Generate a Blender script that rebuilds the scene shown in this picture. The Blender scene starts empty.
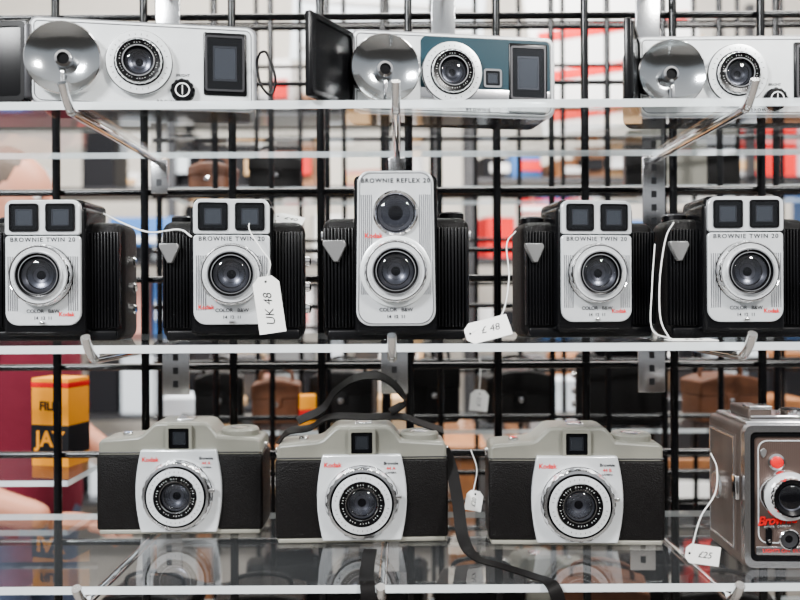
import bpy, bmesh, math, random
from mathutils import Vector, Matrix
random.seed(7)
EYE=1.4
C=bpy.context.scene.collection
# ---------------------------------------------------------------- materials
def mat(name,col,rough=.5,metal=0.,bump=None,var=0,coat=0,spec=.5,emit=0,emc=None):
    m=bpy.data.materials.new(name); m.use_nodes=True
    nt=m.node_tree; b=nt.nodes['Principled BSDF']
    b.inputs['Base Color'].default_value=(*col,1)
    b.inputs['Roughness'].default_value=rough
    b.inputs['Metallic'].default_value=metal
    b.inputs['Coat Weight'].default_value=coat
    b.inputs['Specular IOR Level'].default_value=spec
    if emit:
        b.inputs['Emission Color'].default_value=(*(emc or col),1)
        b.inputs['Emission Strength'].default_value=emit
    tc=None
    if bump or var:
        tc=nt.nodes.new('ShaderNodeTexCoord')
    if bump:
        kind,scale,strength,dist=bump
        if kind=='noise':
            t=nt.nodes.new('ShaderNodeTexNoise'); t.inputs['Scale'].default_value=scale; t.inputs['Detail'].default_value=4; out=t.outputs['Fac']
        elif kind=='vor':
            t=nt.nodes.new('ShaderNodeTexVoronoi'); t.inputs['Scale'].default_value=scale; out=t.outputs['Distance']
        else:
            t=nt.nodes.new('ShaderNodeTexWave'); t.inputs['Scale'].default_value=scale; t.bands_direction=kind; out=t.outputs['Fac']
        nt.links.new(tc.outputs['Object'],t.inputs['Vector'])
        bn=nt.nodes.new('ShaderNodeBump'); bn.inputs['Strength'].default_value=strength; bn.inputs['Distance'].default_value=dist
        nt.links.new(out,bn.inputs['Height']); nt.links.new(bn.outputs['Normal'],b.inputs['Normal'])
    if var:
        n=nt.nodes.new('ShaderNodeTexNoise'); n.inputs['Scale'].default_value=35; n.inputs['Detail'].default_value=6
        nt.links.new(tc.outputs['Object'],n.inputs['Vector'])
        r=nt.nodes.new('ShaderNodeValToRGB')
        r.color_ramp.elements[0].position=.3; r.color_ramp.elements[1].position=.7
        r.color_ramp.elements[0].color=(*[c*(1-var) for c in col],1)
        r.color_ramp.elements[1].color=(*[min(1,c*(1+var*.5)) for c in col],1)
        nt.links.new(n.outputs['Fac'],r.inputs['Fac']); nt.links.new(r.outputs['Color'],b.inputs['Base Color'])
    return m
def clear(name,tint,ior=1.49,rough=.02,haze=0.,hazecol=(.9,.95,1)):
    """thin clear sheet: fresnel reflection on the outer faces, straight transmission"""
    m=bpy.data.materials.new(name); m.use_nodes=True; nt=m.node_tree
    for n in list(nt.nodes): nt.nodes.remove(n)
    o=nt.nodes.new('ShaderNodeOutputMaterial'); mx=nt.nodes.new('ShaderNodeMixShader')
    f=nt.nodes.new('ShaderNodeFresnel'); f.inputs['IOR'].default_value=ior
    ge=nt.nodes.new('ShaderNodeNewGeometry'); iv=nt.nodes.new('ShaderNodeMath'); iv.operation='SUBTRACT'; iv.inputs[0].default_value=1
    nt.links.new(ge.outputs['Backfacing'],iv.inputs[1])
    mu=nt.nodes.new('ShaderNodeMath'); mu.operation='MULTIPLY'; nt.links.new(f.outputs[0],mu.inputs[0]); nt.links.new(iv.outputs[0],mu.inputs[1])
    t=nt.nodes.new('ShaderNodeBsdfTransparent'); t.inputs['Color'].default_value=(*tint,1)
    g=nt.nodes.new('ShaderNodeBsdfGlossy'); g.inputs['Roughness'].default_value=rough
    src=t.outputs[0]
    if haze:
        d=nt.nodes.new('ShaderNodeBsdfDiffuse'); d.inputs['Color'].default_value=(*hazecol,1)
        m2=nt.nodes.new('ShaderNodeMixShader'); m2.inputs['Fac'].default_value=haze
        nt.links.new(t.outputs[0],m2.inputs[1]); nt.links.new(d.outputs[0],m2.inputs[2]); src=m2.outputs[0]
    nt.links.new(mu.outputs[0],mx.inputs['Fac']); nt.links.new(src,mx.inputs[1]); nt.links.new(g.outputs[0],mx.inputs[2])
    nt.links.new(mx.outputs[0],o.inputs['Surface'])
    return m
M={}
M['silver']=mat('satin_silver',(.80,.83,.85),.26,.45,var=.10,bump=('noise',500,.12,.0003))
M['cream']=mat('brushed_pale_enamel',(.84,.88,.89),.28,.25,var=.08)
M['chrome']=mat('chrome',(.92,.91,.91),.06,1)
M['reflector']=mat('flash_bowl_metal',(.50,.53,.55),.13,1,bump=('noise',60,.15,.001))
M['bchrome']=mat('brushed_chrome',(.74,.74,.75),.22,1,bump=('noise',300,.15,.0003))
M['lever']=mat('grey_lever_metal',(.22,.22,.22),.35,.6)
M['black']=mat('black_plastic',(.0025,.0025,.003),.25,spec=.2)
M['leather']=mat('black_leatherette',(.004,.0035,.0035),.40,spec=.13,bump=('vor',650,.6,.0008))
M['strap']=mat('black_strap_leather',(.004,.0035,.0035),.5,spec=.10,bump=('noise',200,.2,.0004))
M['brown']=mat('brown_leather',(.10,.035,.014),.5,spec=.3,bump=('noise',150,.4,.001),var=.3)
M['grey']=mat('warm_grey_plastic',(.195,.19,.158),.34,bump=('noise',500,.08,.0004),var=.08)
M['dgrey']=mat('dark_grey_metal',(.05,.05,.054),.35,.6)
M['teal']=mat('teal_enamel',(.002,.028,.042),.35,spec=.25)
M['red']=mat('red_paint',(.65,.0,.005),.4,spec=.25)
M['ink']=mat('black_ink',(.006,.006,.008),.6,spec=.15)
M['white']=mat('white_paint',(.85,.85,.85),.5)
M['paper']=mat('tag_paper',(.88,.88,.85),.8,bump=('noise',60,.1,.0005))
M['string']=mat('cotton_string',(.8,.8,.78),.9)
M['taupe']=mat('taupe_metallic',(.115,.088,.075),.36,.55,bump=('noise',420,.2,.0004),var=.2)
M['taupe2']=mat('taupe_panel',(.095,.066,.056),.38,.45,spec=.3,bump=('X',150,.3,.0004))
M['wire']=mat('black_wire_enamel',(.002,.002,.0025),.2,spec=.3)
M['lens']=clear('lens_glass',(.80,.82,.88),1.5,.01)
M['glass']=clear('window_glass',(.85,.87,.9),1.5,.02)
M['acrylic']=clear('clear_acrylic',(.95,.965,.97),1.66,.012,haze=.010)
M['edge']=clear('acrylic_edge',(.75,.86,.88),1.7,.08,haze=.70,hazecol=(.90,.97,.99))  # white diffuse mixed in to imitate the glow of the acrylic edges
M['iris']=mat('iris_metal',(.09,.092,.10),.25,.9)
M['finder_mirror']=mat('finder_reflection',(.17,.175,.185),.16,.85)  # mirror-like metal imitating the reflection in the finder glass
M['yellow']=mat('yellow_card',(.85,.30,.002),.55,spec=.2)
# ---------------------------------------------------------------- helpers
def link(me,name,parent,mats,smooth=True,ang=35):
    ob=bpy.data.objects.new(name,me); C.objects.link(ob)
    for m in mats: me.materials.append(M[m] if isinstance(m,str) else m)
    if smooth:
        for p in me.polygons: p.use_smooth=True
        try: me.set_sharp_from_angle(angle=math.radians(ang))
        except Exception: pass
    if parent: ob.parent=parent
    return ob
def empty(name,x,y,z,rz=0,rx=0,ry=0):
    e=bpy.data.objects.new(name,None); e.empty_display_size=.03; C.objects.link(e)
    e.location=(x,y,z+EYE); e.rotation_euler=(math.radians(rx),math.radians(ry),math.radians(rz)); return e
def addbox(bm,x0,x1,y0,y1,z0,z1,mi=0,bev=0,seg=2,mtx=None):
    tmp=bmesh.new()
    bmesh.ops.create_cube(tmp,size=1)
    for v in tmp.verts:
        v.co=Vector(((x0+x1)/2+v.co.x*(x1-x0),(y0+y1)/2+v.co.y*(y1-y0),(z0+z1)/2+v.co.z*(z1-z0)))
    if bev: bmesh.ops.bevel(tmp,geom=tmp.edges[:],offset=bev,segments=seg,profile=.5,affect='EDGES')
    if mtx is not None: bmesh.ops.transform(tmp,matrix=mtx,verts=tmp.verts)
    vm={}
    for v in tmp.verts: vm[v]=bm.verts.new(v.co)
    for f in tmp.faces:
        nf=bm.faces.new([vm[v] for v in f.verts]); nf.material_index=mi
    tmp.free()
def box(p,name,x0,x1,y0,y1,z0,z1,m,bev=.001,seg=3):
    bm=bmesh.new(); addbox(bm,x0,x1,y0,y1,z0,z1,0,bev,seg)
    me=bpy.data.meshes.new(name); bm.to_mesh(me); bm.free()
    return link(me,name,p,[m])
def boxes(p,name,lst,mats,bev=.0005,seg=1,wz=0):
    bm=bmesh.new()
    for b in lst:
        addbox(bm,*b[:6],mi=(b[6] if len(b)>6 else 0),bev=bev,seg=seg,mtx=(b[7] if len(b)>7 else None))
    me=bpy.data.meshes.new(name); bm.to_mesh(me); bm.free()
    ob=link(me,name,p,mats)
    if wz: ob.location.z=wz
    return ob
def rrect(x0,x1,z0,z1,r,n=6):
    if not isinstance(r,(list,tuple)): r=[r]*4   # order: br,tr,tl,bl
    pts=[]
    for (cx,cz,a0,rr) in ((x1-r[0],z0+r[0],-90,r[0]),(x1-r[1],z1-r[1],0,r[1]),(x0+r[2],z1-r[2],90,r[2]),(x0+r[3],z0+r[3],180,r[3])):
        for i in range(n+1):
            a=math.radians(a0+90*i/n); pts.append((cx+rr*math.cos(a),cz+rr*math.sin(a)))
    return pts
def circ(cx,cz,r,n=28): return [(cx+r*math.cos(2*math.pi*i/n),cz+r*math.sin(2*math.pi*i/n)) for i in range(n)]
def plate(p,name,pts,y0,y1,m,bev=.0008):
    bm=bmesh.new()
    a=[bm.verts.new((x,y0,z)) for x,z in pts]; b=[bm.verts.new((x,y1,z)) for x,z in pts]
    bm.faces.new(a); bm.faces.new(b[::-1]); n=len(pts)
    for i in range(n): bm.faces.new((a[i],b[i],b[(i+1)%n],a[(i+1)%n]))
    bmesh.ops.recalc_face_normals(bm,faces=bm.faces[:])
    me=bpy.data.meshes.new(name); bm.to_mesh(me); bm.free()
    ob=link(me,name,p,[m])
    if bev:
        md=ob.modifiers.new('bevel','BEVEL'); md.width=bev; md.segments=2; md.limit_method='ANGLE'; md.angle_limit=math.radians(50)
    return ob
def frame(p,name,outer,inner,y0,y1,m,bev=0):
    bm=bmesh.new(); n=len(outer)
    A=[bm.verts.new((x,y0,z)) for x,z in outer]; B=[bm.verts.new((x,y0,z)) for x,z in inner]
    A2=[bm.verts.new((x,y1,z)) for x,z in outer]; B2=[bm.verts.new((x,y1,z)) for x,z in inner]
    for i in range(n):
        j=(i+1)%n
        bm.faces.new((A[i],A[j],B[j],B[i])); bm.faces.new((A2[i],B2[i],B2[j],A2[j]))
        bm.faces.new((A[i],A2[i],A2[j],A[j])); bm.faces.new((B[i],B[j],B2[j],B2[i]))
    bmesh.ops.recalc_face_normals(bm,faces=bm.faces[:])
    me=bpy.data.meshes.new(name); bm.to_mesh(me); bm.free()
    return link(me,name,p,[m])
def lathe(p,name,cx,cz,y0,prof,segs=96,axis='y'):
    """prof: (r, forward, material, knurl) band from previous point to this one"""
    names=[]
    for q in prof:
        if q[2] not in names: names.append(q[2])
    bm=bmesh.new(); rings=[]
    for q in prof:
        r,d=q[0],q[1]; kn=q[3] if len(q)>3 else 0
        if r<=1e-6: rings.append([bm.verts.new((cx,y0-d,cz) if axis=='y' else (cx,cz,y0+d))]); continue
        ring=[]
        for i in range(segs):
            rr=r*(1-kn*((i//2)%2)); a=2*math.pi*i/segs
            if axis=='y': ring.append(bm.verts.new((cx+rr*math.cos(a),y0-d,cz+rr*math.sin(a))))
            else: ring.append(bm.verts.new((cx+rr*math.cos(a),cz+rr*math.sin(a),y0+d)))
        rings.append(ring)
    for k in range(1,len(rings)):
        a,b=rings[k-1],rings[k]; mi=names.index(prof[k][2])
        for i in range(segs):
            j=(i+1)%segs
            if len(b)==1 and len(a)==1: continue
            if len(b)==1: vs=(a[i],a[j],b[0])
            elif len(a)==1: vs=(a[0],b[j],b[i])
            else: vs=(a[i],a[j],b[j],b[i])
            f=bm.faces.new(vs)
            f.material_index=mi
    me=bpy.data.meshes.new(name); bm.to_mesh(me); bm.free()
    return link(me,name,p,names,ang=30)
def text(p,name,s,x,z,y,size,m,rot=0,shear=0,bold=0.,rx=90,rz=0,loc=None,sp=1.,sx=1.):
    cu=bpy.data.curves.new(name,'FONT'); cu.body=s; cu.size=size; cu.extrude=.00012; cu.align_x='CENTER'; cu.align_y='CENTER'
    cu.shear=shear; cu.offset=bold; cu.space_character=sp; cu.resolution_u=3
    ob=bpy.data.objects.new(name,cu); C.objects.link(ob); cu.materials.append(M[m])
    ob.location=(x,y,z); ob.rotation_euler=(math.radians(rx),math.radians(-rot),math.radians(rz)); ob.scale=(sx,1,1)
    ob.parent=p; return ob
def cr(pts,n=8):
    P=[Vector(q) for q in pts]; P=[P[0]*2-P[1]]+P+[P[-1]*2-P[-2]]; out=[]
    for i in range(1,len(P)-2):
        for k in range(n):
            t=k/n; a,b,c,d=P[i-1],P[i],P[i+1],P[i+2]
            out.append(.5*((2*b)+(-a+c)*t+(2*a-5*b+4*c-d)*t*t+(-a+3*b-3*c+d)*t**3))
    out.append(P[-2]); return out
def tube(p,name,pts,r,m,smooth=True,wz=0):
    cu=bpy.data.curves.new(name,'CURVE'); cu.dimensions='3D'; cu.bevel_depth=r; cu.bevel_resolution=3; cu.use_fill_caps=True
    q=cr(pts) if smooth else [Vector(v) for v in pts]
    s=cu.splines.new('POLY'); s.points.add(len(q)-1)
    for i,v in enumerate(q): s.points[i].co=(*v,1)
    ob=bpy.data.objects.new(name,cu); C.objects.link(ob); cu.materials.append(M[m]); ob.parent=p
    if wz: ob.location.z=wz
    return ob
def ribbon(name,pts,wd,w,m,th=.0016):
    q=cr(pts,10); wv=cr(wd,10); bm=bmesh.new(); prev=None
    for i,v in enumerate(q):
        t=(q[min(i+1,len(q)-1)]-q[max(i-1,0)]).normalized(); wdir=wv[i].normalized(); nrm=t.cross(wdir)
        if nrm.length<.1: nrm=Vector((0,-1,0))
        nrm.normalize(); wdir=nrm.cross(t).normalized()
        c=[v+wdir*w/2+nrm*th/2,v-wdir*w/2+nrm*th/2,v-wdir*w/2-nrm*th/2,v+wdir*w/2-nrm*th/2]
        c=[bm.verts.new(a+Vector((0,0,EYE))) for a in c]
        if prev:
            for k in range(4): bm.faces.new((prev[k],prev[(k+1)%4],c[(k+1)%4],c[k]))
        else: bm.faces.new(c)
        prev=c
    bm.faces.new(prev[::-1]); bmesh.ops.recalc_face_normals(bm,faces=bm.faces[:])
    me=bpy.data.meshes.new(name); bm.to_mesh(me); bm.free()
    return link(me,name,None,[m])
def W(px,d): return (px-400)/800*d
def Z(py,d): return (300-py)/800*d
ZT,ZM,ZB=.200,-.044,-.285     # shelf tops relative to eye height
# ---------------------------------------------------------------- lens builders
def lens_big(p,cx,cz,y0,R,style=0):
    if style==0:
        prof=[(R*1.0,0,'black'),(R*1.0,.004,'black'),(R*.985,.0045,'chrome'),(R*.985,.010,'bchrome',.02),(R*.95,.012,'chrome'),(R*.93,.0115,'chrome'),(R*.92,.0108,'dgrey'),(R*.90,.0108,'dgrey'),
              (R*.77,.0105,'silver'),(R*.75,.0138,'chrome'),(R*.71,.0138,'chrome'),(R*.69,.0115,'black'),(R*.64,.011,'black'),(R*.63,.0125,'chrome'),(R*.605,.0125,'chrome'),
              (R*.56,.0095,'black'),(R*.45,.0065,'dgrey'),(R*.42,.0055,'black')]
        gr=R*.56; gy=.0095
    elif style==1:
        prof=[(R,0,'black'),(R,.004,'chrome'),(R*.98,.005,'chrome'),(R*.97,.011,'bchrome',.025),(R*.93,.013,'chrome'),(R*.86,.0135,'bchrome'),(R*.84,.0120,'black'),(R*.82,.0120,'black'),
              (R*.80,.0145,'chrome'),(R*.62,.0160,'silver'),(R*.60,.0170,'chrome'),(R*.58,.0150,'black'),(R*.46,.0145,'black'),(R*.44,.0155,'chrome'),(R*.42,.0155,'chrome'),(R*.39,.012,'black'),(R*.35,.0095,'dgrey'),(R*.33,.0085,'black')]
        gr=R*.40; gy=.0125
    else:
        prof=[(R,0,'black'),(R,.005,'bchrome'),(R*.97,.007,'dgrey'),(R*.94,.0072,'cream'),(R*.74,.0075,'cream'),(R*.72,.0065,'ink'),(R*.70,.0065,'ink'),(R*.69,.011,'bchrome',.02),(R*.65,.0125,'chrome'),(R*.61,.0122,'black'),
              (R*.50,.0115,'black'),(R*.48,.0130,'chrome'),(R*.45,.013,'chrome'),(R*.41,.009,'black'),(R*.36,.007,'dgrey'),(R*.34,.006,'black')]
        gr=R*.41; gy=.010
    lathe(p,'lens_mount',cx,cz,y0,prof)
    rr,dd=prof[-1][0],prof[-1][1]
    lathe(p,'iris',cx,cz,y0,[(rr,dd,'iris'),(rr*.62,dd-.001,'iris'),(rr*.6,dd-.0012,'black'),(rr*.35,dd-.002,'dgrey'),(rr*.33,dd-.003,'black'),(0,dd-.0035,'black')],48)
    dome=[(gr,gy,'lens')]+[(gr*math.cos(a),gy+gr*.25*math.sin(a),'lens') for a in [i*math.pi/2/8 for i in range(1,8)]]+[(0,gy+gr*.25,'lens')]
    lathe(p,'lens_glass',cx,cz,y0,dome,48)
    tk=[]
    rng=random.Random(int(R*1e4)+style); n=44
    for i in range(n):
        if style==0 and not (i%11 in (1,2,3,4,7)): continue
        if style!=0 and i%9 in (0,4): continue
        a=i*2*math.pi/n+.07
        r=R*(.835 if style==0 else .52 if style==1 else .555)
        mt=Matrix.Translation((cx+r*math.cos(a),0,cz+r*math.sin(a)))@Matrix.Rotation(-a,4,'Y')
        y=y0-(.0110 if style==0 else .0149 if style==1 else .0120)
        L=rng.uniform(.010,.018)
        tk.append((-R*L,R*L,y-.0002,y,-R*.005,R*.005,0,mt))
    if style==1:
        for i in range(36):
            if i%6==0: continue
            a=i*2*math.pi/36+.02; r=R*.71
            mt=Matrix.Translation((cx+r*math.cos(a),0,cz+r*math.sin(a)))@Matrix.Rotation(-a,4,'Y')
            tk.append((-R*.022,R*.022,y0-.0158,y0-.0150,-R*.006,R*.006,1,mt))
    if style==2:
        for i in range(30):
            if i%5==0: continue
            a=i*2*math.pi/30+.02; r=R*.84
            mt=Matrix.Translation((cx+r*math.cos(a),0,cz+r*math.sin(a)))@Matrix.Rotation(-a,4,'Y')
            tk.append((-R*.025,R*.025,y0-.0078,y0-.0070,-R*.007,R*.007,1,mt))
    boxes(p,'dial_marks',tk,['ink' if style==0 else 'white','ink'],bev=0)
def window(p,name,x0,x1,z0,z1,yf,m='black'):
    frame(p,name+'_frame',rrect(x0-.0022,x1+.0022,z0-.0022,z1+.0022,.003),rrect(x0,x1,z0,z1,.0015),yf-.0015,yf+.001,m)
    plate(p,name+'_back',rrect(x0,x1,z0,z1,.0015),yf-.0002,yf+.0008,'black',0)
    w=x1-x0;h=z1-z0
    plate(p,name+'_reflection_plate',rrect(x0+w*.2,x1-w*.2,z0+h*.2,z1-h*.2,.001),yf-.0004,yf,'finder_mirror',.0002)  # pale reflective plate standing in for the reflection in the window glass
    frame(p,name+'_inner',rrect(x0+w*.16,x1-w*.16,z0+h*.16,z1-h*.16,.001),rrect(x0+w*.2,x1-w*.2,z0+h*.2,z1-h*.2,.001),yf-.0007,yf,'dgrey')
    plate(p,name+'_glass',rrect(x0,x1,z0,z1,.0015),yf-.0012,yf-.0009,'glass',0)
# ---------------------------------------------------------------- box camera with two finder windows
def box_camera(x,y,z,rz=0,kx=.028):
    p=empty('box_camera',x,y,z,rz)
    box(p,'body',-.080,.080,.022,.080,0,.134,'leather',.012,4)
    box(p,'base',-.074,.074,.018,.078,0,.012,'black',.003)
    ribs=[]
    for s in (-1,1):
        for i in range(9):
            cx=s*(.0475+i*.0036); ribs.append((cx-.0012,cx+.0012,.017,.03,.014,.122))
    boxes(p,'grip_ribs',ribs,['black'],bev=.0008,seg=2)
    box(p,'front_housing',-.0455,.0455,.003,.07,.006,.150,'black',.006,4)
    box(p,'finder_hood',-.043,.043,.004,.078,.118,.1575,'black',.006,4)
    pts=rrect(-.0415,.0415,.018,.1165,[.014,.004,.004,.014])
    plate(p,'face_plate',pts,0,.005,'silver',.001)
    ln=[]
    for s in (-1,1):
        for i in range(5):
            cx=s*(.0285+i*.0024); ln.append((cx-.0005,cx+.0005,-.0005,.001,.034,.094))
    boxes(p,'face_ribs',ln,['bchrome'],bev=0)
    plate(p,'hood_plate',rrect(-.0415,.0415,.1178,.156,[.003,.009,.009,.003]),-.001,.006,'silver',.001)
    window(p,'finder_left',-.034,-.006,.1235,.150,-.001); window(p,'finder_right',.006,.034,.1235,.150,-.001)
    text(p,'name_lettering','BROWNIE TWIN 20',0,.1122,-.0003,.0068,'ink',sp=1.25,bold=.00008)
    lens_big(p,0,.073,0,.0340,0)
    text(p,'dial_lettering','COLOR   B&W',0,.0335,-.0003,.0056,'ink',bold=.00006)
    text(p,'aperture_numbers','14  12  11',0,.026,-.0003,.005,'ink',bold=.00006)
    text(p,'badge','Kodak',kx,.0300 if kx>0 else .037,-.0004,.0066,'red',bold=.00012)
    box(p,'aperture_lever',-.003,.003,-.003,.001,.0195,.0225,'chrome',.0006)
    plate(p,'shutter_lever',[(-.080,.108),(-.060,.108),(-.058,.104),(-.066,.086),(-.071,.086),(-.080,.104)],.009,.018,'lever',.0012)
    for zz in (.035,.06,.09):
        lt=lathe(p,'side_knob',0,0,0,[(0,-.001,'chrome'),(.006,-.001,'chrome'),(.006,.005,'chrome',.03),(.004,.007,'chrome'),(0,.007,'chrome')],32,axis='z')
        lt.location=(.0795,.05,zz); lt.rotation_euler=(0,math.radians(90),0)
    lathe(p,'wind_knob',-.06,.055,.133,[(0,0,'black'),(.014,0,'black'),(.014,.007,'black',.04),(.012,.009,'dgrey'),(0,.009,'dgrey')],64,axis='z')
    return p
# ---------------------------------------------------------------- twin lens reflex-style camera
def tlr_camera(x,y,z,rz=0):
    p=empty('twin_lens_camera',x,y,z,rz)
    box(p,'body',-.082,.082,.024,.084,0,.136,'leather',.012,4)
    box(p,'base',-.076,.076,.018,.08,0,.012,'black',.003)
    ribs=[]
    for s in (-1,1):
        for i in range(9):
            cx=s*(.0475+i*.0038); ribs.append((cx-.0012,cx+.0012,.017,.032,.014,.124))
    boxes(p,'grip_ribs',ribs,['black'],bev=.0008,seg=2)
    box(p,'housing',-.0455,.0455,.003,.082,.006,.180,'black',.006,4)
    pts=rrect(-.043,.043,.016,.184,[.016,.013,.013,.016])
    out=[]
    for a,b in pts:
        k=1-.05*max(0,(b-.1)/.08); out.append((a*k,b))
    plate(p,'face_plate',out,0,.006,'silver',.0015)
    inn=[(a*.93,.016+(b-.016)*.965+.003) for a,b in out]
    frame(p,'face_border',[(a*.955,.016+(b-.016)*.977+.002) for a,b in out],inn,-.0006,.001,'chrome')
    ln=[]
    for s in (-1,1):
        for i in range(6):
            cx=s*(.026+i*.0022); ln.append((cx-.0005,cx+.0005,-.0006,.001,.05,.158))
    boxes(p,'face_ribs',ln,['bchrome'],bev=0)
    text(p,'name_lettering','BROWNIE REFLEX 20',0,.173,-.0006,.0068,'ink',sp=1.2,bold=.00008)
    lathe(p,'finder_lens',0,.138,0,[(.0245,0,'chrome'),(.0245,.003,'chrome'),(.0225,.0045,'chrome'),(.0205,.003,'chrome'),(.0195,.0015,'black'),(.016,.001,'dgrey'),(.0155,.0006,'iris'),(.008,.0004,'iris'),(.0075,.0003,'black'),(0,.0002,'black')],64)
    gr=.0200; lathe(p,'finder_glass',0,.138,0,[(gr,.0022,'lens')]+[(gr*math.cos(a),.0022+gr*.3*math.sin(a),'lens') for a in [i*math.pi/2/8 for i in range(1,8)]]+[(0,.0022+gr*.3,'lens')],48)
    lathe(p,'lens_surround',0,.075,0,[(.0385,0,'chrome'),(.0385,.003,'chrome'),(.036,.004,'cream'),(.03,.004,'cream')],64)
    lens_big(p,0,.075,-.001,.034,0)
    text(p,'badge','Kodak',-.024,.1135,-.0008,.0075,'red',bold=.00012)
    text(p,'dial_lettering','COLOR   B&W',0,.0335,-.0006,.0056,'ink',bold=.00006)
    text(p,'aperture_numbers','14  12  11',0,.026,-.0006,.005,'ink',bold=.00006)
    plate(p,'shutter_lever',[(-.080,.110),(-.056,.110),(-.054,.105),(-.063,.086),(-.068,.086),(-.080,.105)],.009,.018,'lever',.0012)
    lathe(p,'wind_knob',.064,.055,.135,[(0,0,'black'),(.014,0,'black'),(.014,.007,'black',.04),(.012,.009,'dgrey'),(0,.009,'dgrey')],64,axis='z')
    box(p,'strap_lug',-.086,-.078,.045,.06,.112,.122,'chrome',.002)
    box(p,'strap_lug_r',.078,.086,.045,.06,.112,.122,'chrome',.002)
    return p
# ---------------------------------------------------------------- compact camera with flash reflector
def flash_camera(x,y,z,rz=0,teal=False,door=-60):
    p=empty('flash_camera',x,y,z,rz); XR=.118
    ol=rrect(-.108,XR,0,.090,[.012,.010,.008,.012])
    plate(p,'body',ol,.004,.06,'black',.002)
    plate(p,'face_plate',rrect(-.1065,XR-.0015,.002,.0885,[.011,.009,.007,.011]),-.002,.006,'cream',.0018)
    frame(p,'face_trim',rrect(-.1085,XR+.0005,-.0,.0905,[.012,.010,.008,.012]),rrect(-.1055,XR-.0025,.003,.0875,[.010,.008,.006,.010]),.0015,.008,'bchrome')
    frame(p,'face_line',rrect(-.1035,XR-.0045,.0045,.0858,[.009,.007,.005,.009]),rrect(-.1027,XR-.0053,.0053,.085,[.008,.006,.004,.008]),-.0023,-.0018,'dgrey')
    R=.037; prof=[(R,0,'chrome'),(R,.011,'chrome'),(R*.97,.012,'chrome')]
    for i in range(1,13):
        t=i/13; prof.append((R*(.97-.83*t),.012-.0115*(1-(1-t)**2),'reflector'))
    prof+=[(R*.13,.004,'dgrey'),(R*.1,.006,'black'),(0,.006,'black')]
    lathe(p,'flash_reflector',-.0735,.046,-.002,prof)
    lathe(p,'bulb_socket',-.0735,.046,-.002,[(.0085,.001,'bchrome'),(.0085,.008,'bchrome'),(.006,.009,'chrome'),(.005,.007,'black'),(0,.007,'black')],32)
    box(p,'reflector_latch',-.075,-.072,-.0145,-.006,.018,.033,'chrome',.0008)
    lens_big(p,0,.046,-.002,.0335,2)
    if teal:
        tl=rrect(-.034,.112,.030,.085,[.002,.006,.006,.002])
        plate(p,'teal_panel',tl,-.0032,-.001,'teal',.0006)
        box(p,'band',-.034,.112,-.0036,-.001,.018,.030,'bchrome',.0006)
        window(p,'meter',.038,.054,.034,.050,-.0032,'chrome')
    else:
        lathe(p,'setting_knob',.043,.019,-.002,[(.0125,0,'black'),(.0125,.005,'black',.05),(.0105,.007,'black'),(.0075,.0072,'black'),(.007,.0072,'white'),(.0062,.0072,'white'),(.006,.0072,'black'),(0,.0072,'black')],48)
        box(p,'knob_pointer',.0425,.0435,-.0098,-.008,.014,.024,'white',.0003)
        text(p,'knob_lettering','BRIGHT',.043,.0355,-.0023,.004,'ink')
    box(p,'finder_surround',.0640,.1085,-.0045,0,.016,.082,'black',.002)
    window(p,'finder',.068,.104,.022,.076,-.0045,'dgrey')
    if teal: box(p,'finder_lower',.064,.108,-.006,-.001,.006,.018,'cream',.001)
    text(p,'badge','BROWNIE',.03,.0075,-.0024,.005,'ink',sp=1.3)
    d=bpy.data.objects.new('flash_door',None); C.objects.link(d); d.parent=p; d.location=(-.1085,.004,0); d.rotation_euler=(0,0,math.radians(door))
    box(d,'door_panel',-.080,0,-.004,.004,.002,.087,'black',.002)
    frame(d,'door_rim',rrect(-.079,-.002,.004,.085,.006),rrect(-.074,-.007,.009,.080,.004),-.0055,-.003,'black')
    box(p,'hinge',-.113,-.105,-.003,.01,.006,.082,'dgrey',.002)
    box(p,'release_button',.070,.085,.02,.04,.089,.0935,'chrome',.0015)
    box(p,'wind_wheel',-.02,.02,.03,.05,.089,.092,'black',.001)
    return p
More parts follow.
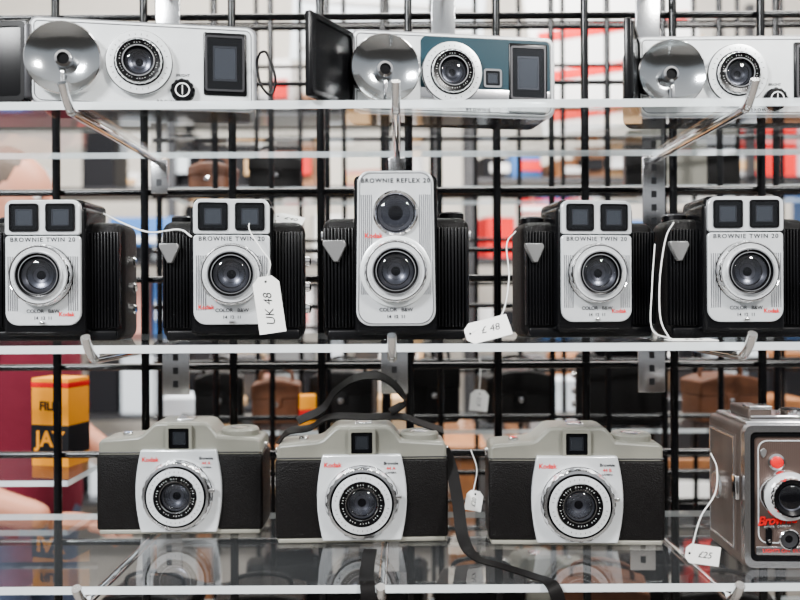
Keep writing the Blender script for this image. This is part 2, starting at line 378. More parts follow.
# ---------------------------------------------------------------- 127-format viewfinder camera
def viewfinder_camera(x,y,z,rz=0,tag='44 A'):
    p=empty('viewfinder_camera',x,y,z,rz)
    top=[(-.099,.0),(.099,.0),(.1,.004),(.1,.112),(.097,.117),(.046,.120),(.041,.128),(.034,.135),(.028,.1365),(-.026,.1365),(-.032,.135),(-.046,.122),(-.052,.1195),(-.097,.116),(-.1,.111),(-.1,.004)]
    plate(p,'body',top,.004,.060,'grey',.0035)
    for s,n in ((-1,'leather_left'),(1,'leather_right')):
        box(p,n,*( (-.1015,-.045) if s<0 else (.045,.1015)),.0015,.0625,.0055,.098,'leather',.0035,3)
    box(p,'seam',-.1008,.1008,.0028,.0612,.0995,.1005,'dgrey',.0003)
    pts=[]; n=14
    for i in range(n+1):
        t=i/n; pts.append((.043+.0095*math.sin(math.pi*(.10+.80*t)),.004+.100*t))
    pts=pts+[(-a,b) for a,b in pts[::-1]]
    plate(p,'face_plate',pts,-.003,.008,'silver',.0015)
    frame(p,'finder_hood',rrect(-.016,.016,.102,.134,.003),rrect(-.0125,.0125,.105,.1300,.0015),-.001,.006,'grey')
    window(p,'finder',-.0115,.0115,.106,.129,.002)
    lens_big(p,0,.050,-.003,.043,1)
    box(p,'focus_tab',.036,.046,-.013,-.006,.054,.059,'chrome',.0015)
    box(p,'flash_shoe',-.008,.012,.02,.045,.1355,.1385,'bchrome',.0008)
    lathe(p,'wind_knob',.069,.031,.117,[(0,0,'grey'),(.0235,0,'grey'),(.0235,.007,'grey',.02),(.021,.0095,'grey'),(.012,.0095,'grey'),(.011,.009,'dgrey'),(0,.009,'bchrome')],64,axis='z')
    lathe(p,'shutter_button',-.07,.025,.114,[(0,0,'bchrome'),(.006,0,'bchrome'),(.006,.007,'bchrome'),(.005,.008,'chrome'),(0,.008,'chrome')],32,axis='z')
    text(p,'badge','Kodak',-.034,.0925,-.0035,.0078,'red',bold=.00015)
    text(p,'name_lettering','Brownie',.034,.094,-.0035,.005,'ink',bold=.00006)
    text(p,'model_lettering',tag,.034,.088,-.0035,.0055,'red')
    text(p,'type_lettering','CAMERA',.034,.083,-.0035,.0032,'ink')
    for s in (-1,1): box(p,'strap_lug',s*.1-.004,s*.1+.004,.025,.035,.100,.108,'chrome',.0015)
    box(p,'base_plate',-.0985,.0985,.003,.062,0,.006,'grey',.002)
    return p
# ---------------------------------------------------------------- cine camera
def movie_camera(x,y,z,rz=0):
    p=empty('movie_camera',x,y,z,rz)
    box(p,'body',-.065,.065,.002,.102,0,.150,'taupe',.006,4)
    frame(p,'front_frame',rrect(-.064,.064,.001,.151,.009),rrect(-.058,.058,.008,.144,.006),-.005,.006,'bchrome')
    frame(p,'front_trim',rrect(-.0578,.0578,.0085,.1435,.006),rrect(-.053,.053,.013,.139,.005),-.003,.004,'black')
    plate(p,'front_panel',rrect(-.0535,.0535,.0125,.1395,.005),-.001,.004,'taupe2',0)
    frame(p,'panel_line',rrect(-.049,.049,.026,.135,.01),rrect(-.0478,.0478,.0272,.1338,.009),-.0018,0,'silver')
    box(p,'label_strip',-.051,.051,-.0018,0,.0135,.0225,'bchrome',.0004)
    text(p,'label_lettering','LIGHTS ON  f/1.9',-.024,.018,-.002,.0055,'red')
    box(p,'side_panel',-.0662,-.064,.016,.094,.012,.138,'taupe',.001)
    boxes(p,'side_trim',[(-.0672,-.0655,.018,.021,.014,.136),(-.0672,-.0655,.089,.092,.014,.136),(-.0672,-.0655,.021,.089,.014,.017),(-.0672,-.0655,.021,.089,.133,.136)],['bchrome'])
    box(p,'latch',-.070,-.0655,.004,.016,.07,.096,'chrome',.0015); box(p,'latch_slot',-.0708,-.0698,.007,.013,.078,.088,'black',.0002)
    o=lathe(p,'crank',0,0,0,[(0,0,'chrome'),(.016,0,'chrome'),(.016,.005,'chrome',.03),(.013,.007,'bchrome'),(0,.007,'bchrome')],64,axis='z')
    o.location=(-.066,.058,.075); o.rotation_euler=(0,math.radians(-90),0)
    box(p,'top_plate',-.058,.058,.006,.096,.149,.154,'bchrome',.002)
    box(p,'finder_rail',-.050,.02,.012,.018,.153,.159,'chrome',.001)
    box(p,'finder_block',-.046,-.020,.03,.086,.153,.164,'taupe',.003)
    box(p,'finder_cap',-.045,-.021,.028,.05,.163,.167,'bchrome',.001)
    lathe(p,'counter_knob',.012,.055,.153,[(0,0,'chrome'),(.013,0,'chrome'),(.013,.007,'chrome',.03),(.011,.008,'black'),(0,.008,'black')],48,axis='z')
    R=.0265; LX=-.021
    lathe(p,'lens_mount',LX,.078,-.001,[(R,0,'bchrome'),(R,.009,'bchrome'),(R*.96,.011,'chrome'),(R*.80,.0115,'silver'),(R*.78,.018,'chrome',.03),(R*.74,.020,'chrome'),(R*.66,.020,'black'),(R*.5,.017,'black'),(R*.45,.016,'dgrey'),(0,.015,'black')])
    gr=R*.52; lathe(p,'lens_glass',LX,.078,-.001,[(gr,.0172,'lens')]+[(gr*math.cos(a),.0172+gr*.25*math.sin(a),'lens') for a in [i*math.pi/2/8 for i in range(1,8)]]+[(0,.0172+gr*.25,'lens')],48)
    lathe(p,'red_button',-.030,.112,-.001,[(.0088,0,'bchrome'),(.0088,.002,'chrome'),(.0065,.0025,'chrome'),(.0062,.005,'red'),(.004,.0062,'red'),(0,.0065,'red')],40)
    lathe(p,'finder_lens',-.0175,.031,-.001,[(.011,0,'black'),(.011,.004,'chrome'),(.0098,.005,'chrome'),(.0088,.003,'black'),(.004,.002,'dgrey'),(0,.002,'black')],48)
    plate(p,'slide_switch',rrect(-.041,-.035,.024,.043,.003),-.0035,0,'black',.0006)
    lathe(p,'switch_rivet',-.038,.029,-.0035,[(.0018,0,'chrome'),(.0015,.001,'chrome'),(0,.0012,'chrome')],20)
    text(p,'script_lettering','Brownie',-.030,.0505,-.0025,.0132,'red',rot=5,shear=.4,bold=.0003,sp=.9)
    text(p,'small_lettering','MOVIE  CAMERA',-.029,.0440,-.0022,.0032,'silver',rot=4,sp=1.2)
    plate(p,'crest',[(-.0465,.124),(-.043,.127),(-.0395,.124),(-.0405,.119),(-.043,.116),(-.0455,.119)],-.0025,0,'lever',.0006)
    return p
# ---------------------------------------------------------------- leather case
def camera_case(x,y,z,rz,w,h,dp,m,nm='leather_camera_case'):
    p=empty(nm,x,y,z,rz)
    box(p,'case_body',-w/2,w/2,-dp/2,dp/2,0,h*.8,m,.008,4)
    pts=[(-w/2-.001,h*.55),(w/2+.001,h*.55),(w/2+.001,h*.88),(w*.3,h*.96),(w*.15,h),(-w*.15,h),(-w*.3,h*.96),(-w/2-.001,h*.88)]
    plate(p,'case_lid',pts,-dp/2-.002,dp/2+.002,m,.004)
    lathe(p,'snap',0,h*.45,-dp/2,[(.006,0,'chrome'),(.005,.003,'chrome'),(0,.004,'chrome')],24)
    box(p,'flap',-.012,.012,-dp/2-.003,-dp/2+.001,h*.38,h*.6,m,.001)
    tube(p,'handle',[(-w*.35,0,h*.9),(-w*.3,0,h*1.15),(0,0,h*1.25),(w*.3,0,h*1.15),(w*.35,0,h*.9)],.0035,m)
    return p
# ================================================================ place the shelves and rack
TH=.008
def shelf(name,x0,x1,y0,y1,zt,th=TH):
    p=empty(name,0,0,0)
    bm=bmesh.new(); addbox(bm,x0,x1,y0,y1,zt-th,zt,0)
    bmesh.ops.recalc_face_normals(bm,faces=bm.faces[:])
    for f in bm.faces: f.material_index=0 if abs(f.calc_center_median().z-zt)<1e-4 or abs(f.calc_center_median().z-(zt-th))<1e-4 else 1
    me=bpy.data.meshes.new('panel'); bm.to_mesh(me); bm.free()
    link(me,'panel',p,['acrylic','edge'],smooth=False)
    return p
shelf('acrylic_shelf',-.75,.75,0,.275,ZT)
shelf('acrylic_shelf',-.75,.75,0,.275,ZM)
shelf('acrylic_shelf',-.75,.75,0,.275,ZB)
GY=.285
def grid(name,y,x0,x1,z0,z1,sx,sz,ox,oz,r=.0042):
    bm=bmesh.new()
    def rod(a,b,rr):
        a=Vector(a);b=Vector(b);L=(b-a).length
        mt=Matrix.Translation((a+b)/2)@(b-a).to_track_quat('Z','Y').to_matrix().to_4x4()
        bmesh.ops.create_cone(bm,cap_ends=True,segments=12,radius1=rr,radius2=rr,depth=L,matrix=mt)
    x=x0+((ox-x0)%sx)
    while x<=x1: rod((x,y,z0+EYE),(x,y,z1+EYE),r); x+=sx
    z=z0+((oz-z0)%sz)
    while z<=z1: rod((x0,y+r*1.8,z+EYE),(x1,y+r*1.8,z+EYE),r*.85); z+=sz
    me=bpy.data.meshes.new(name); bm.to_mesh(me); bm.free(); return link(me,name,None,['wire'])
grid('wire_grid_panel',GY,-.82,.82,-1.38,.75,.1195,.1195,W(57,1.085),Z(190,1.085),.0055)
grid('wire_grid_panel',.62,-.44,1.3,-1.38,.75,.0995,.0995,W(328,1.42),Z(250,1.42),.0054)
grid('wire_grid_panel',1.02,-.50,1.6,-1.38,.85,.0995,.0995,W(345,1.82),Z(240,1.82),.0056)
def bracket(x,zt,plate_h=.06,w=.03):
    p=empty('shelf_bracket',x,0,zt)
    zc=-TH-.0050
    tube(p,'arm',[(0,GY-.009,zc),(0,.1,zc),(0,.0,zc),(0,-.012,zc+.001),(0,-.024,zc+.011),(0,-.033,zc+.023)],.0046,'chrome')
    box(p,'back_plate',-w/2,w/2,GY-.0100,GY-.0060,-plate_h,-TH-.001,'bchrome',.0008)
    boxes(p,'slots',[(-.0035,.0035,GY-.0106,GY-.0098,-plate_h+.01+i*.018,-plate_h+.019+i*.018) for i in range(int((plate_h-.02)/.018))],['dgrey'],bev=.0003)
    return p
for x in (-.323,-.003,.342): bracket(x,ZT,.055 if x<.3 else .11,.022 if x<.3 else .03)
for x in (-.302,-.008,.338): bracket(x,ZM,.082,.036)
for x in (-.312,-.02,.325): bracket(x,ZB,.08,.034)
for x in (-.31,.06,.335):
    p=empty('shelf_bracket',x,0,.42); box(p,'back_plate',-.016,.016,GY-.0100,GY-.0060,-.075,-TH,'bchrome',.0008); tube(p,'arm',[(0,GY-.009,-.008),(0,.1,-.008),(0,0,-.008)],.0045,'chrome')
shelf('acrylic_shelf',-.75,.75,0,.275,.4262)
# rear stand
shelf('acrylic_shelf',-.72,-.46,.305,.52,-.247)
shelf('acrylic_shelf',-.44,.9,.645,.86,-.235)
shelf('acrylic_shelf',-.44,.9,.645,.86,.205)
shelf('acrylic_shelf',-.44,.9,.645,.86,-.62)
shelf('acrylic_shelf',-.45,.7,.305,.50,-.50)
# ================================================================ the cameras on display
flash_camera(W(140,.825),.030,ZT,10,False,-16)
flash_camera(W(452,.872),.072,ZT,9,True,52)
flash_camera(W(736,.885),.085,ZT,0,False,68)
box_camera(W(43,.88),.08,ZM,0,.026)
box_camera(W(232,.88),.08,ZM,6,-.028)
tlr_camera(W(396,.865),.065,ZM,0)
box_camera(W(597,.91),.11,ZM,7,.026)
box_camera(W(746,.88),.08,ZM,0,.028)
viewfinder_camera(W(178,.975),.175,ZB,0)
viewfinder_camera(W(361,.938),.138,ZB,2)
viewfinder_camera(W(576,.923),.123,ZB,-2,'44 B')
movie_camera(.426,.045,ZB,-2)
# goods on the stand behind
camera_case(-.24,.75,.205,8,.10,.075,.06,'leather')
camera_case(-.36,.75,.205,-10,.08,.06,.06,'brown')
viewfinder_camera(.54,.76,.205,170)
camera_case(-.35,.75,-.235,9,.09,.10,.07,'leather')
camera_case(-.24,.75,-.235,5,.09,.085,.07,'brown')
camera_case(-.11,.75,-.235,-5,.12,.10,.07,'leather')
camera_case(.06,.75,-.235,6,.10,.12,.07,'leather')
camera_case(.22,.75,-.235,12,.13,.10,.07,'leather')
box_camera(.42,.76,-.235,170)
camera_case(.62,.75,-.235,12,.13,.09,.07,'brown')
box_camera(-.22,.76,-.62,190); box_camera(-.02,.76,-.62,165); viewfinder_camera(.25,.76,-.62,190); box_camera(.50,.76,-.62,175)
for i,xx in enumerate((-.37,-.21,-.05,.12,.3,.48)):
    camera_case(xx,.40,-.50,random.uniform(-12,12),.13,random.uniform(.07,.11),.08,'leather' if i!=4 else 'brown')
# film carton
p=empty('film_carton',W(55,1.22),.40,-.247,-14)
box(p,'carton',-.032,.032,0,.05,0,.132,'yellow',.001)
box(p,'label_band',-.0325,.0325,-.0005,.0505,.018,.062,'ink',.0003)
box(p,'red_band',-.0324,.0324,-.0004,.0504,.118,.126,'red',.0003)
text(p,'lettering','JAY',0,.040,-.0008,.032,'yellow',bold=.001)
text(p,'lettering_top','FILM',0,.09,-.0008,.018,'ink',bold=.0006)
p=empty('film_carton',-.17,.67,-.235,10)
box(p,'carton',-.015,.015,0,.03,0,.06,'yellow',.001); box(p,'label_band',-.0155,.0155,-.0005,.0305,.02,.035,'red',.0003)
# ================================================================ straps
zs=ZB+.0012
ribbon('leather_strap',[(.052,.165,-.18),(.060,.155,-.20),(.066,.13,-.235),(.070,.105,-.27),(.082,.080,zs),(.108,.05,zs),(.135,.02,zs),(.150,-.003,zs-.001),(.158,-.008,-.31),(.166,-.008,-.36),(.17,-.008,-.42)],
       [(1,0,.2)]*4+[(.5,.8,0)]*3+[(1,.2,0)]*4,.014,'strap')
ribbon('leather_strap',[(-.035,.110,zs),(-.036,.08,zs),(-.036,.02,zs),(-.034,-.002,zs-.001),(-.032,-.0075,-.31),(-.028,-.0075,-.36),(-.024,-.0075,-.42)],[(1,0,0)]*7,.015,'strap')
ztop=ZB+.1405
ribbon('leather_strap',[(-.148,.16,-.172),(-.135,.165,-.158),(-.11,.172,ztop-.010),(-.085,.172,ztop+.003),(-.04,.17,ztop+.003),(0,.172,ztop+.003),(.025,.175,ztop-.006),(.052,.18,-.160)],[(0,1,.35)]*8,.016,'strap')
ribbon('leather_strap',[(-.125,.17,-.146),(-.096,.18,-.133),(-.080,.19,-.112),(-.055,.19,-.096),(-.025,.185,-.094),(-.004,.185,-.108),(.004,.18,-.125),(-.012,.176,ztop+.008)],[(0,1,.8)]*8,.013,'strap')
# ================================================================ price tags
def tag(x,y,z,w,h,rot,txt,string,rx=0,rz=0,size=.014):
    p=empty('price_tag',x,y,z)
    c=bpy.data.objects.new('card',None); C.objects.link(c); c.parent=p; c.rotation_euler=(math.radians(rx),math.radians(rot),math.radians(rz))
    hw,hh=w/2,h/2; k=min(w,h)*.25
    if h>w: o=[(-hw,-hh),(hw,-hh),(hw,hh-k),(hw-k,hh),(-hw+k,hh),(-hw,hh-k)]
    else: o=[(-hw+k,-hh),(hw,-hh),(hw,hh),(-hw+k,hh),(-hw,hh-k),(-hw,-hh+k)]
    plate(c,'paper',o,-.0003,.0003,'paper',0)
    hp=(0,hh-k*.8) if h>w else (-hw+k*.8,0)
    plate(c,'eyelet',circ(hp[0],hp[1],.0013,12),-.0006,.0006,'ink',0)
    if h>w:
        text(c,'lettering',txt,0,-h*.08,-.0005,size,'ink',rot=90,shear=.2)
    else: text(c,'lettering',txt,w*.06,0,-.0005,size,'ink',shear=.2)
    if string:
        q=[(a-x,b-y,cc-z) for a,b,cc in string]
        tube(p,'string',q,.0007,'string')
    return p
d=.84
tag(W(269,d),d-.8,Z(304,d),.028,.060,-8,'UK 48',[(W(266,d),d-.8,Z(280,d)),(W(270,d),.042,Z(262,d)),(W(262,.86),.055,Z(248,.86)),(W(250,.88),.075,Z(226,.88)),(W(262,.92),.115,Z(212,.92))],size=.013)
tag(W(487,.815),.012,ZM+.0135,.046,.025,-14,'£ 48',[(W(470,.82),.012,ZM+.010),(W(500,.82),.02,Z(318,.82)),(W(509,.84),.04,Z(280,.84)),(W(507,.86),.06,Z(245,.86)),(W(516,.9),.1,Z(232,.9))],rx=-35,size=.011)
tag(W(473,.95),.15,Z(501,.95),.02,.024,10,'£20',[(W(472,.95),.15,Z(493,.95)),(W(476,.95),.15,Z(470,.95)),(W(470,.95),.15,Z(450,.95))],size=.007)
tag(W(702,.79),-.008,Z(557,.79),.034,.019,8,'£25',[(W(690,.79),-.008,Z(555,.79)),(W(700,.79),-.008,Z(520,.79)),(W(714,.80),.0,Z(495,.80)),(W(716,.83),.03,Z(470,.83)),(W(710,.86),.06,Z(455,.86))],size=.009)
tag(W(690,.83),.03,ZM+.0012,.05,.024,0,'£ 35',[(W(672,.83),.03,ZM+.002),(W(655,.83),.04,ZM+.012),(W(655,.84),.05,Z(290,.84)),(W(658,.87),.08,Z(245,.87))],rx=-88,size=.011)
tag(W(290,.94),.135,ZM+.1395,.035,.022,12,'£40',None,rx=-60,size=.01)
tag(W(487,1.2),.53,Z(401,1.33),.03,.035,6,'£12',[(W(487,1.2),.53,Z(395,1.33)),(W(490,1.2),.55,Z(365,1.33)),(W(487,1.2),.612,Z(330,1.42))],size=.01)
e=empty('tag_string',0,0,0); tube(e,'string',[(W(104,.93),.13,Z(212,.93)),(W(125,.93),.12,Z(222,.93)),(W(150,.9),.10,Z(231,.9)),(W(178,.88),.085,Z(228,.88)),(W(193,.88),.075,Z(236,.88))],.001,'string')
e=empty('tag_string',0,0,0); tube(e,'string',[(W(670,.83),.03,ZM+.001),(W(662,.83),.035,Z(320,.83)),(W(660,.85),.05,Z(280,.85)),(W(666,.87),.07,Z(240,.87)),(W(674,.9),.1,Z(224,.9))],.0008,'string')
e=empty('tag_string',0,0,0); tube(e,'string',[(W(262,.83),.028,Z(52,.83)),(W(258,.83),.03,Z(62,.83)),(W(262,.83),.03,Z(84,.83)),(W(272,.83),.03,Z(94,.83)),(W(278,.84),.03,Z(80,.84)),(W(270,.84),.03,Z(56,.84)),(W(262,.83),.028,Z(52,.83))],.0014,'black')
# ================================================================ hall behind
M['floorm']=mat('concrete_floor',(.16,.145,.13),.6,bump=('noise',8,.2,.01),var=.15)
M['wallm']=mat('painted_wall',(.84,.79,.71),.8,bump=('noise',20,.1,.003),var=.05)
M['ceil']=mat('ceiling_paint',(.8,.8,.78),.9)
M['wood']=mat('warm_wood',(.34,.13,.04),.5,bump=('X',6,.1,.002),var=.3)
M['tan']=mat('tan_card',(.68,.42,.20),.7)
M['bred']=mat('sign_red',(.75,.006,.008),.55,spec=.2)
M['pale']=mat('pale_grey_card',(.62,.68,.74),.6)
M['blue']=mat('blue_card',(.03,.15,.45),.6)
M['pink']=mat('pink_card',(.70,.30,.24),.6)
M['lamp']=mat('added_lamp_diffuser',(1,1,1),.5,emit=10,emc=(1,.985,.96))  # glowing face of the added ceiling lamps
def slab(name,x0,x1,y0,y1,z0,z1,m):
    ob=boxes(None,name,[(x0,x1,y0,y1,z0,z1)],[m],bev=0); return ob
slab('floor',-5,5,-3,5.2,-.06,0,'floorm')
slab('wall_back',-5,5,5.0,5.12,0,4.2,'wallm')
slab('ceiling',-5,5,-1.2,5.12,4.2,4.3,'ceil')
for i,(lx,ly) in enumerate(((-1.6,.2),(1.6,.2),(-1.6,2.4),(1.6,2.4),(0,3.6))):
    p=empty('added_ceiling_light',lx,ly,4.2-EYE-.09)  # unseen ceiling lamps, added for contrast in the reflections
    box(p,'housing',-.75,.75,-.16,.16,.03,.09,'white',.01); box(p,'diffuser',-.73,.73,-.14,.14,0,.03,'lamp',.004)
def rack(name,x0,x1,y,zs,dp=.4,seed=1,dense=.92,pal=(0,1,2,3,4,5,6,7,8)):
    rnd=random.Random(seed); mats=['white','pale','tan','bred','wood','ink','blue','yellow','pink','lever']
    L=[]; p=empty(name,0,y,-EYE)
    top=zs[-1]+.4
    for xx in (x0,(x0+x1)/2,x1): L.append((xx-.02,xx+.02,0,.04,0,top)); L.append((xx-.02,xx+.02,dp-.04,dp,0,top))
    for z in zs: L.append((x0,x1,0,dp,z-.025,z))
    boxes(p,'rack_frame',L,['dgrey'],bev=.002)
    G=[]
    for z in zs:
        x=x0+.05
        while x<x1-.15:
            w=rnd.uniform(.05,.20); h=rnd.uniform(.08,.32)
            if rnd.random()<dense:
                mt=Matrix.Translation((x+w/2,dp/2,z))@Matrix.Rotation(rnd.uniform(-.3,.3),4,'Z')@Matrix.Translation((-x-w/2,-dp/2,-z))
                G.append((x,x+w,.06+rnd.uniform(0,.08),dp-.08,z,z+h,rnd.choice(pal),mt))
                if rnd.random()<.6: G.append((x+w*.1,x+w*.9,.04,.06,z+h*.25,z+h*.6,rnd.choice((0,9,5,1,2,3)),mt))
            x+=w+rnd.uniform(.0,.05)
    boxes(p,'stacked_goods',G,mats,bev=.003)
    return p
rack('goods_rack',-2.6,.2,3.4,(.35,.8,1.22,1.62,2.0,2.4),seed=3,pal=(0,0,0,0,1,1,1,9,9,2,5,5,5,8,4,6))
rack('goods_rack',.35,3.0,3.0,(.35,.8,1.2,1.6,1.98,2.4),seed=8,pal=(0,0,0,0,1,1,1,9,2,5,5,5,4,3,3,6))
def table(x0,x1,y0,y1,h,seed):
    p=empty('display_table',0,0,-EYE); rnd=random.Random(seed)
    boxes(p,'table_frame',[(x0,x1,y0,y1,h-.04,h)]+[(a,a+.05,b,b+.05,0,h-.04) for a in (x0+.03,x1-.08) for b in (y0+.03,y1-.08)],['wood'],bev=.003)
    G=[]
    for row in range(3):
        x=x0+.05
        while x<x1-.2:
            w=rnd.uniform(.05,.15); yy=y0+.03+row*.19+rnd.uniform(0,.02); G.append((x,x+w,yy,yy+.15,h,h+rnd.uniform(.05,.16)+row*.09,rnd.randrange(10))); x+=w+rnd.uniform(.01,.05)
    boxes(p,'table_goods',G,['white','pale','tan','ink','wood','ink','dgrey','lever','pale','ink'],bev=.003)
table(-.75,.25,1.5,2.1,.98,5); table(.35,1.9,1.3,1.9,.98,9)
def sign(x0,x1,y,z0,z1,bg,fg,n=2,tilt=0):
    p=empty('wall_sign',(x0+x1)/2,y,(z0+z1)/2,0,0,tilt); w=(x1-x0)/2;h=(z1-z0)/2
    box(p,'board',-w,w,0,.02,-h,h,bg,.003)
    for i in range(n):
        zz=-h*.8+i*(1.7*h/n); box(p,'stripe',-w*.9,w*.9,-.004,.001,zz,zz+.45*h/n,fg,.001)
sign(.62,1.40,2.9,.80,1.45,'white','bred',3,-8); sign(-1.7,-.9,3.3,1.1,1.4,'tan','wood',2); sign(-.5,.4,2.95,1.1,1.5,'pale','lever',3,4)
sign(.50,.82,2.6,.36,.47,'bred','white',1,0); sign(-1.45,-1.1,3.2,.28,.42,'blue','white',1,0)
# ================================================================ person in a maroon T-shirt
M['shirt']=mat('maroon_jersey',(.13,.008,.022),.85,spec=.2,bump=('noise',25,.3,.01))
M['skin']=mat('skin',(.50,.21,.13),.5,spec=.3)
M['jeans']=mat('denim',(.05,.07,.13),.8); M['hair']=mat('brown_hair',(.06,.035,.02),.6,bump=('noise',80,.6,.004)); M['shoe']=mat('shoe_black',(.03,.03,.03),.5)
def skinmesh(name,V,Ed,R,root=0,sub=2):
    me=bpy.data.meshes.new(name); me.from_pydata([Vector(v) for v in V],Ed,[]); ob=bpy.data.objects.new(name,me); C.objects.link(ob)
    md=ob.modifiers.new('s','SKIN'); md.use_smooth_shade=True
    for i,r in enumerate(R):
        sv=me.skin_vertices[0].data[i]; sv.radius=(r if isinstance(r,tuple) else (r,r)); sv.use_root=(i==root)
    m2=ob.modifiers.new('u','SUBSURF'); m2.levels=sub; m2.render_levels=sub
    bpy.context.view_layer.update(); dg=bpy.context.evaluated_depsgraph_get()
    nm=bpy.data.meshes.new_from_object(ob.evaluated_get(dg)); bpy.data.objects.remove(ob); return nm
def person(x,y,rz):
    p=empty('standing_person',x,y,-EYE,rz)   # local: faces -y, feet z=0, 1.72 m tall
    V=[(0,0,.93),(0,0,1.06),(0,-.01,1.22),(0,0,1.36),(0,.0,1.45),(0,-.01,1.52),(0,-.015,1.60),(0,-.01,1.68),
       (.10,0,1.38),(.185,.01,1.375),(.225,.02,1.22),(.235,.01,1.09),(.20,-.12,1.02),(.17,-.22,1.00),
       (-.10,0,1.38),(-.185,.01,1.375),(-.225,.02,1.22),(-.235,.02,1.07),(-.23,-.11,1.015),(-.21,-.22,.985),
       (.09,0,.86),(.10,-.01,.68),(.105,.0,.48),(.105,.02,.28),(.11,.03,.09),(.115,-.09,.045),
       (-.09,0,.86),(-.10,-.01,.68),(-.105,.0,.48),(-.105,.02,.28),(-.11,.03,.09),(-.115,-.09,.045)]
    Ed=[(0,1),(1,2),(2,3),(3,4),(4,5),(5,6),(6,7),(3,8),(8,9),(9,10),(10,11),(11,12),(12,13),(3,14),(14,15),(15,16),(16,17),(17,18),(18,19),
        (0,20),(20,21),(21,22),(22,23),(23,24),(24,25),(0,26),(26,27),(27,28),(28,29),(29,30),(30,31)]
    R=[.145,.145,.15,.12,.058,.062,.088,.075,.085,.062,.05,.043,.036,.027,.085,.062,.05,.043,.036,.027,.095,.085,.062,.06,.045,.042,.095,.085,.062,.06,.045,.042]
    me=skinmesh('body',V,Ed,R)
    ob=link(me,'body',p,['skin','shirt','jeans','shoe'])
    for f in me.polygons:
        c=f.center
        if c.z<.10: f.material_index=3
        elif c.z<.93 and abs(c.x)<.19 : f.material_index=2
        elif c.z<1.44 and c.z>=.93 and abs(c.x)<.165+.02*(c.z>1.1): f.material_index=1
        elif 1.17<c.z<1.44: f.material_index=1
    def blob(n,loc,s,m):
        bm=bmesh.new(); bmesh.ops.create_uvsphere(bm,u_segments=20,v_segments=14,radius=1)
        for v in bm.verts: v.co=Vector((v.co.x*s[0]+loc[0],v.co.y*s[1]+loc[1],v.co.z*s[2]+loc[2]))
        mm=bpy.data.meshes.new(n); bm.to_mesh(mm); bm.free(); return link(mm,n,p,[m])
    blob('cranium',(0,.0,1.625),(.078,.095,.105),'skin'); blob('hair_cap',(0,.018,1.65),(.083,.094,.093),'hair')
    blob('nose',(0,-.1,1.605),(.012,.018,.022),'skin'); blob('mouth',(0,-.088,1.562),(.022,.008,.006),'pink')
    for s in (-1,1):
        blob('eye',(s*.03,-.083,1.625),(.012,.01,.008),'white'); blob('iris',(s*.03,-.0915,1.625),(.005,.003,.005),'ink'); blob('ear',(s*.078,.005,1.61),(.01,.02,.03),'skin')
    for s,(wx,wy,wz) in ((1,(.17,-.22,1.0)),(-1,(-.21,-.22,.985))):
        dx=-s*.02
        me=skinmesh('palm',[(wx,wy,wz),(wx+dx*.8,wy-.04,wz-.005),(wx+dx,wy-.085,wz-.008)],[(0,1),(1,2)],[(.024,.02),(.036,.016),(.036,.014)],sub=1); link(me,'palm',p,['skin'])
        for k in range(4):
            ox=(k-1.5)*.019; L=(.06,.072,.068,.052)[k if s<0 else 3-k]
            b=(wx+dx+ox,wy-.08,wz-.008)
            me=skinmesh('finger',[b,(b[0],b[1]-L*.45,b[2]-.004),(b[0],b[1]-L*.8,b[2]-.018),(b[0],b[1]-L,b[2]-.034)],[(0,1),(1,2),(2,3)],[.0092,.009,.0082,.007],sub=1); link(me,'finger',p,['skin'])
        b=(wx-s*.024,wy-.03,wz-.004)
        me=skinmesh('thumb',[b,(b[0]-s*.025,b[1]-.022,b[2]-.008),(b[0]-s*.034,b[1]-.05,b[2]-.014)],[(0,1),(1,2)],[.0115,.0105,.0085],sub=1); link(me,'thumb',p,['skin'])
    return p
person(-.855,.96,82)
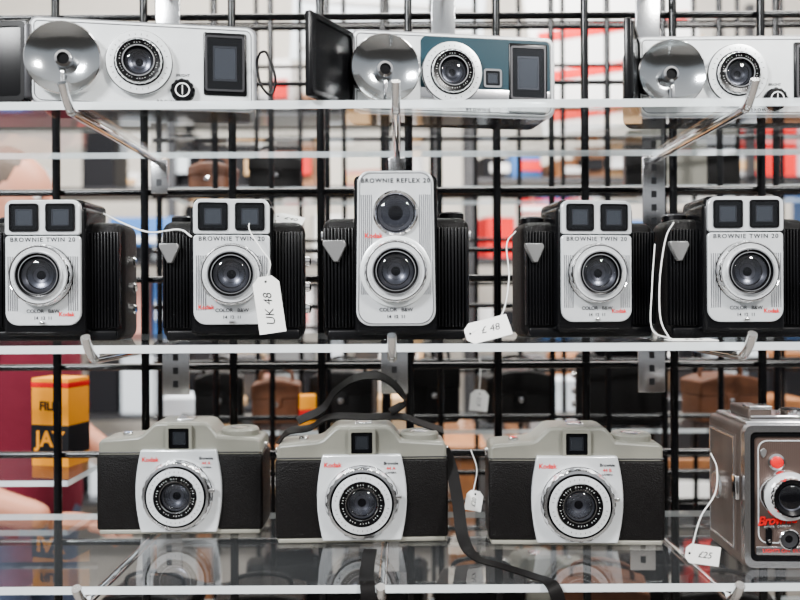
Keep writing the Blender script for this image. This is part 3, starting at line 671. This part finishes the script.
# ================================================================ light
w=bpy.data.worlds.new('hall_daylight'); bpy.context.scene.world=w; w.use_nodes=True; nt=w.node_tree
bg=nt.nodes['Background']; tc=nt.nodes.new('ShaderNodeTexCoord'); sp=nt.nodes.new('ShaderNodeSeparateXYZ'); rp=nt.nodes.new('ShaderNodeValToRGB')
mr=nt.nodes.new('ShaderNodeMapRange'); mr.inputs['From Min'].default_value=-1; mr.inputs['From Max'].default_value=1
nt.links.new(tc.outputs['Generated'],sp.inputs[0]); nt.links.new(sp.outputs['Z'],mr.inputs['Value']); nt.links.new(mr.outputs[0],rp.inputs['Fac']); nt.links.new(rp.outputs['Color'],bg.inputs['Color'])
el=rp.color_ramp.elements; el[0].position=.0; el[0].color=(.05,.042,.035,1); el[1].position=1; el[1].color=(1,.99,.98,1)
a=el.new(.46); a.color=(.09,.085,.08,1); a=el.new(.54); a.color=(.52,.54,.57,1)
bg.inputs['Strength'].default_value=1.0
def area(name,loc,tgt,sx,sy,pw,col=(1,1,1)):
    l=bpy.data.lights.new(name,'AREA'); l.shape='RECTANGLE'; l.size=sx; l.size_y=sy; l.energy=pw; l.color=col
    o=bpy.data.objects.new(name,l); C.objects.link(o); o.location=loc; o.rotation_euler=(Vector(tgt)-Vector(loc)).to_track_quat('-Z','Y').to_euler(); return o
area('added_key_left',(-1.6,-1.8,2.9),(0,.1,1.3),.6,.45,185,(.98,.99,1))  # added key lamp, kept small and strong for chrome highlights
area('added_key_right',(1.4,-1.6,2.9),(0,.1,1.3),.4,.4,90,(1,.97,.93))  # second added key lamp, weaker and warmer, for contrast
area('background_fill',(0,1.2,3.9),(0,3.2,1.2),3.5,1.0,460,(1,.97,.92))  # added fill lamp that brightens the background behind the stand
# ================================================================ camera
cam=bpy.data.cameras.new('cam'); co=bpy.data.objects.new('camera',cam); C.objects.link(co)
cam.lens=36; cam.sensor_width=36; cam.clip_start=.02
co.location=(0,-.8,EYE); co.rotation_euler=(math.radians(90),math.radians(.3),0)
cam.dof.use_dof=True; cam.dof.focus_distance=.88; cam.dof.aperture_fstop=3.8
bpy.context.scene.camera=co
